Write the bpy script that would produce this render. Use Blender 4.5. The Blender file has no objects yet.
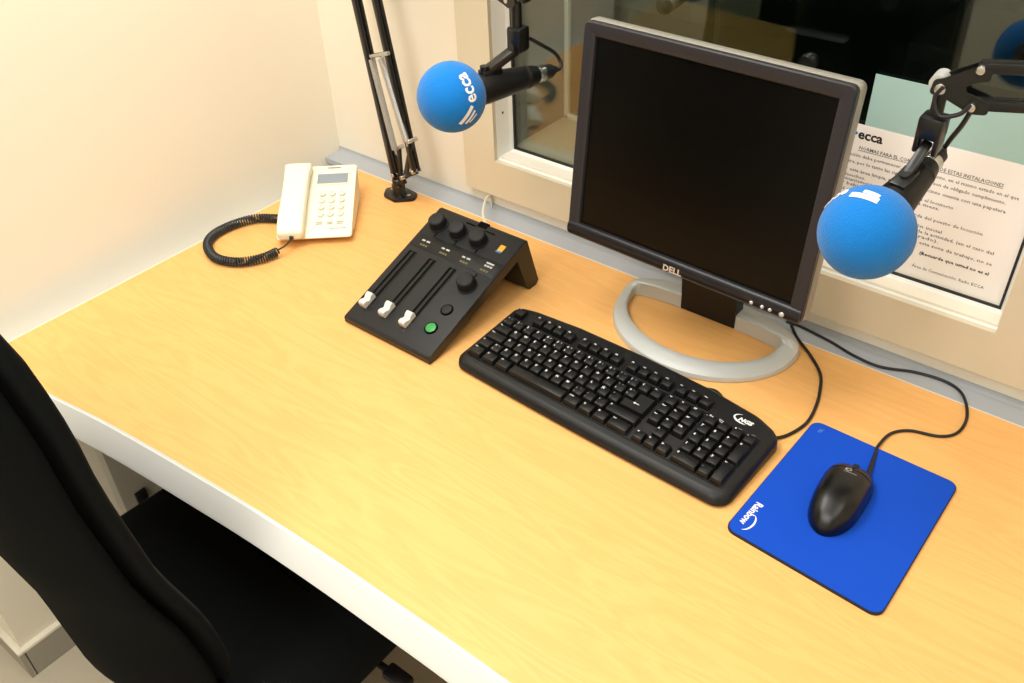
import bpy, bmesh, math, random
from mathutils import Vector, Matrix, Euler
random.seed(7)
SC = bpy.context.scene
COL = SC.collection
DZ = 0.74                      # desk top above floor (m); lengths below are millimetres, z = 0 on the desk top
PI = math.pi
def rad(a): return a*PI/180

# ------------------------------------------------------------------ materials
def lin(c):
    def f(v):
        v /= 255.0
        return v/12.92 if v <= 0.04045 else ((v+0.055)/1.055)**2.4
    return (f(c[0]), f(c[1]), f(c[2]), 1)
def mat(name, rgb, rough=0.5, metal=0.0, spec=0.5, bump=None, var=None, sheen=0.0, coat=0.0):
    """bump=(scale,strength,distance) fine noise relief; var=(scale,amount) slight tone variation"""
    m = bpy.data.materials.new(name); m.use_nodes = True
    nt = m.node_tree; b = nt.nodes['Principled BSDF']
    b.inputs['Base Color'].default_value = lin(rgb)
    b.inputs['Roughness'].default_value = rough
    b.inputs['Metallic'].default_value = metal
    b.inputs['Specular IOR Level'].default_value = spec
    b.inputs['Sheen Weight'].default_value = sheen
    b.inputs['Coat Weight'].default_value = coat
    tc = nt.nodes.new('ShaderNodeTexCoord')
    if var:
        n = nt.nodes.new('ShaderNodeTexNoise'); n.inputs['Scale'].default_value = var[0]; n.inputs['Detail'].default_value = 4
        nt.links.new(tc.outputs['Object'], n.inputs['Vector'])
        r = nt.nodes.new('ShaderNodeMapRange'); r.inputs[3].default_value = 1-var[1]; r.inputs[4].default_value = 1+var[1]
        nt.links.new(n.outputs['Fac'], r.inputs[0])
        mx = nt.nodes.new('ShaderNodeMix'); mx.data_type = 'RGBA'; mx.blend_type = 'MULTIPLY'; mx.inputs[0].default_value = 1
        mx.inputs[6].default_value = lin(rgb); nt.links.new(r.outputs[0], mx.inputs[7])
        nt.links.new(mx.outputs[2], b.inputs['Base Color'])
    if bump:
        n = nt.nodes.new('ShaderNodeTexNoise'); n.inputs['Scale'].default_value = bump[0]; n.inputs['Detail'].default_value = 3
        nt.links.new(tc.outputs['Object'], n.inputs['Vector'])
        bp = nt.nodes.new('ShaderNodeBump'); bp.inputs['Strength'].default_value = bump[1]; bp.inputs['Distance'].default_value = bump[2]
        nt.links.new(n.outputs['Fac'], bp.inputs['Height']); nt.links.new(bp.outputs[0], b.inputs['Normal'])
    return m
def wood_mat():
    m = bpy.data.materials.new('maple_laminate'); m.use_nodes = True
    nt = m.node_tree; b = nt.nodes['Principled BSDF']; L = nt.links
    tc = nt.nodes.new('ShaderNodeTexCoord')
    mp = nt.nodes.new('ShaderNodeMapping'); mp.inputs['Scale'].default_value = (1.1, 9, 1); mp.inputs['Rotation'].default_value = (0, 0, rad(-4))
    L.new(tc.outputs['Object'], mp.inputs['Vector'])
    n1 = nt.nodes.new('ShaderNodeTexNoise'); n1.inputs['Scale'].default_value = 2.2; n1.inputs['Detail'].default_value = 5; n1.inputs['Distortion'].default_value = 0.6
    L.new(mp.outputs[0], n1.inputs['Vector'])
    ml = nt.nodes.new('ShaderNodeMath'); ml.operation = 'MULTIPLY'; ml.inputs[1].default_value = 9
    L.new(n1.outputs['Fac'], ml.inputs[0])
    fr = nt.nodes.new('ShaderNodeMath'); fr.operation = 'PINGPONG'; fr.inputs[1].default_value = 0.5
    L.new(ml.outputs[0], fr.inputs[0])
    mp2 = nt.nodes.new('ShaderNodeMapping'); mp2.inputs['Scale'].default_value = (6, 160, 1)
    L.new(tc.outputs['Object'], mp2.inputs['Vector'])
    n2 = nt.nodes.new('ShaderNodeTexNoise'); n2.inputs['Scale'].default_value = 2; n2.inputs['Detail'].default_value = 3
    L.new(mp2.outputs[0], n2.inputs['Vector'])
    ad = nt.nodes.new('ShaderNodeMath'); ad.operation = 'MULTIPLY_ADD'; ad.inputs[1].default_value = 0.55
    L.new(n2.outputs['Fac'], ad.inputs[0]); L.new(fr.outputs[0], ad.inputs[2])
    cr = nt.nodes.new('ShaderNodeValToRGB')
    cr.color_ramp.elements[0].position = 0.15; cr.color_ramp.elements[0].color = lin(WOOD_DARK)
    cr.color_ramp.elements[1].position = 0.85; cr.color_ramp.elements[1].color = lin(WOOD_LIGHT)
    L.new(ad.outputs[0], cr.inputs[0]); L.new(cr.outputs[0], b.inputs['Base Color'])
    b.inputs['Roughness'].default_value = 0.42; b.inputs['Specular IOR Level'].default_value = 0.35
    return m
WOOD_DARK = (234, 174, 102); WOOD_LIGHT = (241, 185, 113)
def glass_mat(name, refl, tint):
    m = bpy.data.materials.new(name); m.use_nodes = True
    nt = m.node_tree; nt.nodes.clear(); L = nt.links
    out = nt.nodes.new('ShaderNodeOutputMaterial'); mix = nt.nodes.new('ShaderNodeMixShader')
    tr = nt.nodes.new('ShaderNodeBsdfTransparent'); gl = nt.nodes.new('ShaderNodeBsdfGlossy')
    tr.inputs[0].default_value = lin(tint); gl.inputs['Roughness'].default_value = 0.0
    gl.inputs[0].default_value = (0.97, 1.0, 0.98, 1)
    mix.inputs[0].default_value = refl
    L.new(tr.outputs[0], mix.inputs[1]); L.new(gl.outputs[0], mix.inputs[2]); L.new(mix.outputs[0], out.inputs[0])
    return m

M = dict(
    wall=mat('wall_paint', (241, 234, 216), 0.8, bump=(220, 0.08, 0.0006)),
    ceil=mat('ceiling_paint', (235, 232, 225), 0.9),
    carpet=mat('floor_carpet', (196, 186, 164), 0.95, bump=(900, 0.5, 0.002), var=(600, 0.18)),
    skirt=mat('skirting_grey', (160, 155, 142), 0.5),
    skirtcap=mat('skirting_cap', (232, 226, 208), 0.4),
    cove=mat('grey_cove_trim', (172, 176, 180), 0.5),
    bounce=mat('pale_bounce_tray', (222, 224, 226), 0.7),
    frame=mat('window_frame_cream', (220, 211, 186), 0.35, bump=(30, 0.03, 0.001)),
    bead=mat('glazing_bead_white', (240, 240, 232), 0.35),
    gasket=mat('black_gasket', (25, 26, 28), 0.5),
    rearframe=mat('rear_pane_frame', (235, 233, 222), 0.4),
    reveal=mat('grey_acoustic_carpet', (128, 126, 120), 0.95, bump=(700, 0.6, 0.002), var=(500, 0.25)),
    revealfloor=mat('brown_acoustic_carpet', (196, 178, 150), 0.95, bump=(700, 0.6, 0.002), var=(500, 0.25)),
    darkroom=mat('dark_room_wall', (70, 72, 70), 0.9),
    glass=glass_mat('window_glass', 0.075, (236, 241, 238)),
    glass2=glass_mat('rear_window_glass', 0.06, (215, 232, 224)),
    wood=wood_mat(),
    edge=mat('pale_grey_edge_band', (226, 227, 222), 0.4),
    edgeline=mat('edge_line_blue_grey', (190, 205, 214), 0.4),
    steel=mat('grey_desk_steel', (150, 146, 136), 0.5),
    phone=mat('ivory_plastic', (245, 240, 216), 0.4),
    phonedark=mat('ivory_plastic_print', (104, 106, 100), 0.5),
    phonekey=mat('ivory_key', (238, 233, 212), 0.4),
    lcd=mat('grey_lcd', (142, 152, 160), 0.3),
    black=mat('black_plastic', (15, 15, 16), 0.42, spec=0.35),
    blackm=mat('black_painted_metal', (14, 14, 14), 0.32),
    cable=mat('black_cable', (20, 21, 22), 0.5),
    coil=mat('dark_coiled_cable', (40, 44, 46), 0.4),
    chrome=mat('chrome', (205, 205, 205), 0.25, 1.0),
    spring=mat('spring_steel', (190, 190, 188), 0.35, 0.9, bump=(3, 0.0, 0.0)),
    foam=mat('blue_foam', (6, 118, 202), 0.85, spec=0.2, bump=(520, 0.7, 0.002), sheen=0.2),
    white=mat('white_print', (240, 242, 242), 0.5),
    mixer=mat('mixer_charcoal', (32, 33, 34), 0.5, spec=0.3, bump=(900, 0.12, 0.0004)),
    mixside=mat('mixer_dark_side', (22, 22, 21), 0.4),
    mixstrip=mat('mixer_label_strip', (17, 18, 18), 0.4, spec=0.3),
    slot=mat('fader_slot_black', (3, 3, 3), 0.8, spec=0.1),
    knob=mat('rubber_knob', (20, 21, 22), 0.6, spec=0.3),
    knobtop=mat('rubber_knob_top', (36, 37, 38), 0.6, spec=0.3),
    cap=mat('white_fader_cap', (222, 220, 212), 0.4),
    green=mat('green_button', (46, 150, 68), 0.4),
    orange=mat('orange_sticker', (250, 172, 40), 0.5),
    olive=mat('olive_print', (110, 104, 58), 0.6),
    greyprint=mat('grey_print', (190, 192, 190), 0.6),
    whitecable=mat('white_cable', (222, 216, 196), 0.45),
    kb=mat('keyboard_case_black', (21, 22, 23), 0.45, spec=0.35, bump=(800, 0.1, 0.0003)),
    key=mat('keycap_black', (15, 16, 16), 0.35, spec=0.4),
    legend=mat('key_legend_white', (228, 230, 228), 0.5),
    bezel=mat('monitor_bezel_charcoal', (44, 43, 47), 0.42, spec=0.35),
    chin=mat('monitor_lower_bezel', (26, 26, 30), 0.34, spec=0.4),
    screen=mat('black_lcd_panel', (7, 7, 6), 0.28, spec=0.15),
    silver=mat('silver_plastic', (196, 199, 196), 0.36, 0.2),
    silver2=mat('silver_bezel_side', (150, 147, 136), 0.4, 0.1),
    button=mat('silver_button', (205, 205, 205), 0.3, 0.5),
    mouse=mat('glossy_black_mouse', (11, 11, 10), 0.3, spec=0.4),
    mousebtn=mat('mouse_button_brown_black', (40, 36, 30), 0.3),
    pad=mat('blue_mouse_mat', (8, 72, 190), 0.85, spec=0.25, bump=(1800, 0.25, 0.0004), var=(900, 0.06)),
    padedge=mat('black_rubber', (22, 24, 30), 0.7),
    paper=mat('white_paper', (250, 246, 240), 0.7),
    greenpaper=mat('pale_green_sheet', (166, 200, 194), 0.5),
    ink=mat('print_ink', (70, 70, 74), 0.7),
    inkbold=mat('print_ink_bold', (28, 28, 30), 0.7),
    inkblue=mat('print_ink_blue', (30, 130, 205), 0.7),
    fabric=mat('black_chair_fabric', (15, 18, 18), 0.95, spec=0.1, bump=(1300, 0.4, 0.001), var=(900, 0.15), sheen=0.02),
    shell=mat('black_chair_shell', (9, 12, 13), 0.85, spec=0.08, bump=(1100, 0.25, 0.0006)),
    lampw=mat('white_lamp_housing', (235, 235, 235), 0.5),
)

# ------------------------------------------------------------------ mesh builder (mm)
class MB:
    def __init__(s): s.bm = bmesh.new()
    def _add(s, bm, mi=0, T=None):
        if T is not None: bmesh.ops.transform(bm, matrix=T, verts=bm.verts)
        for f in bm.faces: f.material_index = mi
        me = bpy.data.meshes.new('t'); bm.to_mesh(me); bm.free(); s.bm.from_mesh(me); bpy.data.meshes.remove(me)
        return s
    def box(s, c, d, bev=0, mi=0, T=None, seg=2, rot=None):
        bm = bmesh.new(); bmesh.ops.create_cube(bm, size=1, matrix=Matrix.Diagonal((d[0], d[1], d[2], 1)))
        if bev: bmesh.ops.bevel(bm, geom=bm.edges[:], offset=bev, segments=seg, profile=0.5, affect='EDGES')
        R = Matrix.Translation(c) @ (rot.to_matrix().to_4x4() if rot else Matrix())
        return s._add(bm, mi, (T @ R) if T else R)
    def frustum(s, c, base, top, h, off=(0, 0), bev=0, mi=0, T=None):
        bm = bmesh.new(); bmesh.ops.create_cube(bm, size=1)
        for v in bm.verts:
            t = v.co.z > 0; d = top if t else base
            v.co = Vector((math.copysign(d[0]/2, v.co.x)+(off[0] if t else 0), math.copysign(d[1]/2, v.co.y)+(off[1] if t else 0), h if t else 0))
        if bev: bmesh.ops.bevel(bm, geom=bm.edges[:], offset=bev, segments=2, profile=0.5, affect='EDGES')
        R = Matrix.Translation(c)
        return s._add(bm, mi, (T @ R) if T else R)
    def cyl(s, a, b, r, r2=None, n=20, mi=0, bev=0, T=None):
        a = Vector(a); b = Vector(b); d = b-a; bm = bmesh.new()
        bmesh.ops.create_cone(bm, cap_ends=True, segments=n, radius1=r, radius2=r if r2 is None else r2, depth=d.length)
        if bev:
            e = [e for e in bm.edges if any(len(f.verts) > 4 for f in e.link_faces)]
            bmesh.ops.bevel(bm, geom=e, offset=bev, segments=2, profile=0.5, affect='EDGES')
        R = Matrix.Translation((a+b)/2) @ d.to_track_quat('Z', 'Y').to_matrix().to_4x4()
        return s._add(bm, mi, (T @ R) if T else R)
    def lathe(s, prof, a=(0, 0, 0), axis=(0, 0, 1), n=32, mi=0):
        """prof: list of (distance along axis, radius)"""
        bm = bmesh.new(); rings = []
        for h, r in prof:
            rings.append([bm.verts.new((r*math.cos(2*PI*k/n), r*math.sin(2*PI*k/n), h)) for k in range(n)])
        for i in range(len(rings)-1):
            for k in range(n):
                bm.faces.new((rings[i][k], rings[i][(k+1) % n], rings[i+1][(k+1) % n], rings[i+1][k]))
        bm.faces.new(rings[0][::-1]); bm.faces.new(rings[-1])
        return s._add(bm, mi, Matrix.Translation(a) @ Vector(axis).to_track_quat('Z', 'Y').to_matrix().to_4x4())
    def sphere(s, c, r, mi=0, u=48, v=32, scale=(1, 1, 1)):
        bm = bmesh.new(); bmesh.ops.create_uvsphere(bm, u_segments=u, v_segments=v, radius=r)
        return s._add(bm, mi, Matrix.Translation(c) @ Matrix.Diagonal((scale[0], scale[1], scale[2], 1)))
    def prism(s, poly, z0, z1, mi=0, T=None, bev=0):
        bm = bmesh.new(); vs = [bm.verts.new((p[0], p[1], z0)) for p in poly]; f = bm.faces.new(vs)
        r = bmesh.ops.extrude_face_region(bm, geom=[f]); bmesh.ops.translate(bm, vec=(0, 0, z1-z0), verts=[g for g in r['geom'] if isinstance(g, bmesh.types.BMVert)])
        bmesh.ops.recalc_face_normals(bm, faces=bm.faces)
        if bev:
            e = [e for e in bm.edges if e.calc_face_angle(0) > 0.5]
            bmesh.ops.bevel(bm, geom=e, offset=bev, segments=2, profile=0.5, affect='EDGES')
        return s._add(bm, mi, T)
    def loft(s, rings, mi=0, caps=True, closed=True, T=None):
        bm = bmesh.new(); R = [[bm.verts.new(p) for p in r] for r in rings]; n = len(R[0])
        for i in range(len(R)-1):
            for k in range(n if closed else n-1):
                bm.faces.new((R[i][k], R[i][(k+1) % n], R[i+1][(k+1) % n], R[i+1][k]))
        if caps:
            bm.faces.new(R[0][::-1]); bm.faces.new(R[-1])
        bmesh.ops.recalc_face_normals(bm, faces=bm.faces)
        return s._add(bm, mi, T)
    def tube(s, pts, r, n=10, mi=0, smooth=0):
        P = [Vector(p) for p in pts]
        if smooth: P = spline(P, smooth)
        rings = []; t0 = (P[1]-P[0]).normalized(); u = t0.orthogonal().normalized()
        for i, p in enumerate(P):
            t = (P[min(i+1, len(P)-1)]-P[max(i-1, 0)]).normalized()
            u = (u-t*u.dot(t)).normalized(); w = t.cross(u); rr = r[i] if isinstance(r, (list, tuple)) else r
            rings.append([p+rr*(u*math.cos(2*PI*k/n)+w*math.sin(2*PI*k/n)) for k in range(n)])
        return s.loft(rings, mi)
    def text(s, txt, size, T, mi=0, bold=0.0, ex=0.0, align='LEFT', sub=0, warp=None, res=2, shear=0, width=1.0):
        cu = bpy.data.curves.new('t', 'FONT'); cu.body = txt; cu.size = size; cu.offset = bold*size; cu.extrude = ex; cu.align_x = align
        cu.resolution_u = res; cu.shear = shear
        o = bpy.data.objects.new('t', cu); COL.objects.link(o)
        dg = bpy.context.evaluated_depsgraph_get(); me = bpy.data.meshes.new_from_object(o.evaluated_get(dg))
        bpy.data.objects.remove(o); bpy.data.curves.remove(cu)
        bm = bmesh.new(); bm.from_mesh(me); bpy.data.meshes.remove(me)
        if width != 1: bmesh.ops.scale(bm, vec=(width, 1, 1), verts=bm.verts)
        if sub:
            bmesh.ops.triangulate(bm, faces=bm.faces[:])
            for _ in range(4):
                e = [e for e in bm.edges if e.calc_length() > sub]
                if not e: break
                bmesh.ops.subdivide_edges(bm, edges=e, cuts=1); bmesh.ops.triangulate(bm, faces=[f for f in bm.faces if len(f.verts) > 3])
        if warp:
            for v in bm.verts: v.co = warp(v.co)
            T = None
        return s._add(bm, mi, T)
    def build(s, name, mats, parent=None, loc=None, angle=35, shift=None, rz=0.0):
        if not isinstance(mats, (list, tuple)): mats = [mats]
        if shift is not None: bmesh.ops.translate(s.bm, vec=-Vector(shift), verts=s.bm.verts)
        bmesh.ops.scale(s.bm, vec=(0.001,)*3, verts=s.bm.verts)
        me = bpy.data.meshes.new(name); s.bm.to_mesh(me); s.bm.free()
        for m in mats: me.materials.append(m)
        for p in me.polygons: p.use_smooth = True
        me.set_sharp_from_angle(angle=rad(angle))
        o = bpy.data.objects.new(name, me); COL.objects.link(o)
        if parent: o.parent = parent
        if loc is not None: o.location = (loc[0]/1000, loc[1]/1000, loc[2]/1000+DZ)
        if rz: o.rotation_euler.z = rz
        return o
def spline(P, n):
    out = []
    for i in range(len(P)-1):
        p0 = P[max(i-1, 0)]; p1 = P[i]; p2 = P[i+1]; p3 = P[min(i+2, len(P)-1)]
        for k in range(n):
            t = k/n
            out.append(0.5*((2*p1)+(p2-p0)*t+(2*p0-5*p1+4*p2-p3)*t*t+(-p0+3*p1-3*p2+p3)*t**3))
    out.append(P[-1]); return out
def rpoly(pts, rads, seg=6):
    out = []; n = len(pts)
    for i in range(n):
        p = Vector(pts[i]).to_2d(); a = Vector(pts[i-1]).to_2d(); b = Vector(pts[(i+1) % n]).to_2d()
        r = rads[i] if isinstance(rads, (list, tuple)) else rads
        if r <= 0: out.append((p.x, p.y)); continue
        da = (a-p).normalized(); db = (b-p).normalized(); half = da.angle(db)/2; d = r/math.tan(half)
        c = p+(da+db).normalized()*(r/math.sin(half)); s = p+da*d; e = p+db*d
        a0 = math.atan2(s.y-c.y, s.x-c.x); a1 = math.atan2(e.y-c.y, e.x-c.x); dd = (a1-a0+PI) % (2*PI)-PI
        for k in range(seg+1):
            t = a0+dd*k/seg; out.append((c.x+r*math.cos(t), c.y+r*math.sin(t)))
    return out
def thing(name, label, cat, loc, rz=0, group=None):
    o = bpy.data.objects.new(name, None); COL.objects.link(o); o.empty_display_size = 0.05
    o.location = (loc[0]/1000, loc[1]/1000, loc[2]/1000+DZ); o.rotation_euler = (0, 0, rz)
    o['label'] = label; o['category'] = cat
    if group: o['group'] = group
    return o
def tag(o, label, cat, group=None):
    o['label'] = label; o['category'] = cat
    if group: o['group'] = group
    return o
def struct(o): o['kind'] = 'structure'; return o
def XF(o, x, y):                        # matrix from an origin and two axes
    x = Vector(x).normalized(); z = x.cross(Vector(y)).normalized(); y = z.cross(x)
    return Matrix.Translation(o) @ Matrix((x, y, z)).transposed().to_4x4()

# ------------------------------------------------------------------ the room
XW, YW = -706, 302                      # left wall face, window wall face
FL = -740
struct(MB().box((200, -200, FL-20), (6000, 5600, 40)).build('floor', M['carpet'], loc=(0, 0, 0)))
struct(MB().box((200, -900, 1780), (6000, 4200, 40)).build('ceiling', M['ceil'], loc=(0, 0, 0)))
struct(MB().box((XW-60, (-670+YW+200)/2, 510), (120, YW+200+670, 2500)).build('wall_left', M['wall'], loc=(0, 0, 0)))
struct(MB().box((2060, -700, 510), (120, 3600, 2500)).build('wall_right', M['wall'], loc=(0, 0, 0)))
struct(MB().box((-200, -2660, 510), (4700, 120, 2500)).build('wall_rear', M['wall'], loc=(0, 0, 0)))
struct(MB().box((-2360, -1400, 510), (120, 2700, 2500)).build('wall_far_left', M['wall'], loc=(0, 0, 0)))
struct(MB().box((-1540, 0, 510), (1420, 120, 2500)).build('wall_passage', M['wall'], loc=(0, 0, 0)))
hx0, hx1, hz0, hz1 = -262, 600, 110, 760
w = MB()
w.box(((XW+hx0)/2, YW+100, 510), (hx0-XW, 200, 2500)).box(((hx1+2000)/2, YW+100, 510), (2000-hx1, 200, 2500))
w.box(((hx0+hx1)/2, YW+100, (FL+hz0)/2), (hx1-hx0, 200, hz0-FL)).box(((hx0+hx1)/2, YW+100, (hz1+1760)/2), (hx1-hx0, 200, 1760-hz1))
struct(w.build('wall_back', M['wall'], loc=(0, 0, 0)))
# skirting on the left wall and round its end
b = MB()
b.box((XW+6, -185, FL+36), (12, 974, 72), mi=0).box((XW+6, -185, FL+76), (13, 975, 8), mi=1, bev=1.5)
struct(b.build('baseboard_left', [M['skirt'], M['skirtcap']], loc=(0, 0, 0)))
b = MB()
b.box((XW-54, -676, FL+36), (132, 12, 72), mi=0).box((XW-54, -676.5, FL+76), (133, 13, 8), mi=1, bev=1.5)
struct(b.build('baseboard_end', [M['skirt'], M['skirtcap']], loc=(0, 0, 0)))
# grey cove that closes the gap between desk and back wall
def cove_profile(gap, flat, h, n=12):
    pts = [(0, -14), (gap, -14), (gap, h)]
    for k in range(n+1):
        a = PI/2*k/n
        pts.append((gap-1-(gap-1-flat)*(1-math.cos(a)), -3+(h+3)*(1-math.sin(a))))
    pts.append((0, -3)); return pts
pr = cove_profile(43.5, 36, 6)
rings = [[(x, 258+p[0], p[1]) for p in pr] for x in (XW+1, 1990)]
struct(MB().loft(rings).build('trim_1', M['cove'], loc=(0, 0, 0)))
rings = [[(-639, y, -60), (-639, y, -48), (-706, y, -48), (-706, y, -60)] for y in (-600, 301)]  # pale tray below desk level, added to bounce light up the left wall
struct(MB().loft(rings).build('bounce_tray', M['bounce'], loc=(0, 0, 0)))

# window
win = bpy.data.objects.new('window_1', None); COL.objects.link(win); win.location = (0, YW/1000, DZ); struct(win)
SH = (0, YW, 0)
ox0, ox1, oz0, oz1 = -335, 678, 33, 837
ix0, ix1, iz0, iz1 = -262, 603, 105, 765
f = MB()
def mitre(pts, y0, y1, bev=0):
    T = Matrix(((1, 0, 0, 0), (0, 0, 1, 0), (0, 1, 0, 0), (0, 0, 0, 1)))
    f.prism(pts, y0, y1, T=T, bev=bev)
g = 0.0
mitre([(ox0+g, oz0), (ox1-g, oz0), (ix1-g, iz0), (ix0+g, iz0)], 288, 303)
mitre([(ox0, oz0+g), (ix0, iz0+g), (ix0, iz1-g), (ox0, oz1-g)], 288, 303)
mitre([(ox1, oz0+g), (ox1, oz1-g), (ix1, iz1-g), (ix1, iz0+g)], 288, 303)
mitre([(ox0+g, oz1), (ix0+g, iz1), (ix1-g, iz1), (ox1-g, oz1)], 288, 303)
f.build('window_frame', M['frame'], win, shift=SH)
def bead_run(mb, y_prof):
    """sweep (y, inset) profile round the opening"""
    rings = []
    for cx, cz, sx, sz in ((ix0, iz0, 1, 1), (ix1, iz0, -1, 1), (ix1, iz1, -1, -1), (ix0, iz1, 1, -1), (ix0, iz0, 1, 1)):
        rings.append([(cx+sx*i, y, cz+sz*i) for y, i in y_prof])
    mb.loft(rings, caps=False)
bd = MB(); bead_run(bd, [(296, -1), (297.5, 0.5), (326, 4), (328, 5.5), (335, 10), (336.5, 10), (336.5, -6), (296, -6)])
bd.build('glazing_bead', M['bead'], win, shift=SH)
gk = MB(); bead_run(gk, [(333, 9.0), (333, 12.5), (336.8, 12.5), (336.8, 9.0)]); gk.build('gasket', M['gasket'], win, shift=SH)
MB().box(((ix0+ix1)/2, 339.5, (iz0+iz1)/2), (ix1-ix0-4, 5, iz1-iz0-4)).build('glass_pane', M['glass'], win, shift=SH)
for x, z in ((-185, 109), (168, 109), (517, 109)):
    s = MB(); s.cyl((x, 312, z-0.5-2.4), (x, 312, z-1.2+0.6), 3.2, n=14).box((x, 312, z-0.3), (4.4, 0.9, 0.6), mi=1)
    s.build('screw', [M['chrome'], M['gasket']], win, shift=SH)
for z in (190, 420):
    s = MB(); s.cyl((ix0-1, 314, z), (ix0+2.6, 314, z), 3.0, n=14).box((ix0+2.8, 314, z), (0.6, 4.2, 0.9), mi=1)
    s.build('screw', [M['chrome'], M['gasket']], win, shift=SH)
rv = MB()
rv.box((ix0+4-6, 420, 435), (6, 156, 660), mi=0).box((ix1+4, 420, 435), (6, 156, 660), mi=0)
rv.box((170, 420, 109), (868, 156, 8), mi=1).box((170, 420, 763), (868, 156, 8), mi=0)
rv.build('reveal_lining', [M['reveal'], M['revealfloor']], win, shift=SH)
rf = MB()
for x in (ix0+8, ix1-6): rf.box((x, 500, 435), (9, 10, 650), bev=1)
for z in (116, 757): rf.box((170, 500, z), (855, 10, 9), bev=1)
rf.build('rear_frame', M['rearframe'], win, shift=SH)
MB().box((170, 503, 435), (850, 4, 640)).build('rear_pane', M['glass2'], win, shift=SH)
# the dark room beyond
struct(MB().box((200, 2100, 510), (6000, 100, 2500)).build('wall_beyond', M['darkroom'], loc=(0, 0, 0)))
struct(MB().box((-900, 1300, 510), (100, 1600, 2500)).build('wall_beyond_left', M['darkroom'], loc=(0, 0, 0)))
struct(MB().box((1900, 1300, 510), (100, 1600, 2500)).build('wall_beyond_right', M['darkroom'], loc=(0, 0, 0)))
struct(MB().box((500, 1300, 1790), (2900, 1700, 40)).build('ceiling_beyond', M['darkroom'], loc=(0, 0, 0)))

# ------------------------------------------------------------------ desk
desk = thing('desk', 'maple topped desk with pale grey curved front edge under the window', 'desk', (300, -100, FL))
DS = (300, -100, FL)
front = [(-638, -534), (-560, -519), (-458, -505), (-353, -491), (-248, -481), (-143, -473), (-33, -465.5), (92, -461), (207, -459.5), (300, -459), (420, -460.5), (600, -467), (800, -482), (1000, -503), (1250, -536), (1500, -575)]
fs = [(p.x, p.y) for p in spline([Vector((x, y, 0)) for x, y in front], 5)]
top = fs+[(1500, 255), (-636, 255)]; top[0] = (-636, top[0][1])
MB().prism(top, -28, 0).build('desktop', M['wood'], desk, shift=DS)
def offs(pts, d):
    out = []
    for i, (x, y) in enumerate(pts):
        a = pts[max(i-1, 0)]; c = pts[min(i+1, len(pts)-1)]; t = Vector((c[0]-a[0], c[1]-a[1])).normalized()
        out.append((x+t.y*d, y-t.x*d))
    return out
prof = [(0, 0.2), (2.5, -0.6), (24, -27), (25.5, -31), (24, -34), (20, -35), (0, -35)]
rings = []
for i, (x, y) in enumerate(fs):
    a = fs[max(i-1, 0)]; c = fs[min(i+1, len(fs)-1)]; t = Vector((c[0]-a[0], c[1]-a[1])).normalized()
    rings.append([(x+t.y*d, y-t.x*d, z) for d, z in prof])
MB().loft(rings).build('edge_band', M['edge'], desk, shift=DS, angle=25)
rings = []
for i, (x, y) in enumerate(fs):
    a = fs[max(i-1, 0)]; c = fs[min(i+1, len(fs)-1)]; t = Vector((c[0]-a[0], c[1]-a[1])).normalized()
    rings.append([(x+t.y*d, y-t.x*d, z) for d, z in [(-1.6, -2), (-1.6, 0.25), (0.6, 0.3), (0.6, -2)]])
MB().loft(rings).build('edge_line', M['edgeline'], desk, shift=DS)
e = MB(); e.box((-637, -139, -13.9), (2, 790, 28)).box((432, 256, -13.9), (2136, 2, 28))
e.build('edge_trim', M['edge'], desk, shift=DS)
lp = MB(); lp.box((-600, -120, (FL-28)/2+2), (28, 620, -FL-32), bev=2).box((-583, -395, -392), (8, 22, 26), mi=1, bev=2)
lp.build('leg_panel', [M['steel'], M['black']], desk, shift=DS)
MB().box((1440, -120, (FL-28)/2+2), (28, 620, -FL-32), bev=2).build('leg_panel', M['steel'], desk, shift=DS)
MB().box((420, 190, -230), (1990, 18, 380), bev=2).build('modesty_panel', M['steel'], desk, shift=DS)

# ------------------------------------------------------------------ telephone
ph_rz = rad(41)
ph = thing('telephone', 'ivory desk telephone with a handset and grey display beside the left wall', 'telephone', (-404, 50, 0), ph_rz)
A = 0.25                                 # face slope
TF = Matrix.Translation((0, 0, 18)) @ Matrix.Rotation(A, 4, 'X')      # local: x right (0 at right edge), y up the face
b = MB()
side = [(5, 11), (2.5, 14), (5, 17.5), (12, 20.5), (176, 62.5), (184, 63), (187, 58), (180, 30), (172, 3), (45, 3), (28, 9)]
ring = []
def ph_ring(x, sc): return [(x, 92+(p[0]-92)*sc, 30+(p[1]-30)*sc) for p in side]
b.loft([ph_ring(-134, 0.96), ph_ring(-132, 0.99), ph_ring(-129, 1), ph_ring(-5, 1), ph_ring(-2, 0.99), ph_ring(0, 0.96)])
b.box((-67, 60, 1.5), (100, 14, 3), mi=1).box((-67, 160, 1.5), (100, 14, 3), mi=1)
body = b.build('body', [M['phone'], M['phonedark']], ph, angle=40)
d = MB()
d.box((-42.5, 149, 0.9), (63, 31, 2.4), bev=0.6, mi=0, T=TF).box((-42.5, 149, 1.3), (57, 26, 2.4), mi=1, T=TF)
d.build('display', [M['phonekey'], M['lcd']], ph)
for r in range(4):
    for c in range(3):
        k = MB(); x = -59+18*c; y = 109-18*r
        k.lathe([(0, 6.6), (2.6, 6.2), (3.4, 5.0)], n=20)
        k.sphere((0, 0, 3.0), 4.6, scale=(1, 1, 0.18), u=16, v=8)
        k.text('123456789*0#'[r*3+c], 6.0, Matrix.Translation((-1.7, -2.0, 4.2)), mi=1, res=1)
        bmesh.ops.transform(k.bm, matrix=TF @ Matrix.Translation((x, y, 1.0)), verts=k.bm.verts)
        k.build('keypad_button', [M['phonekey'], M['phonedark']], ph)
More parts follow.
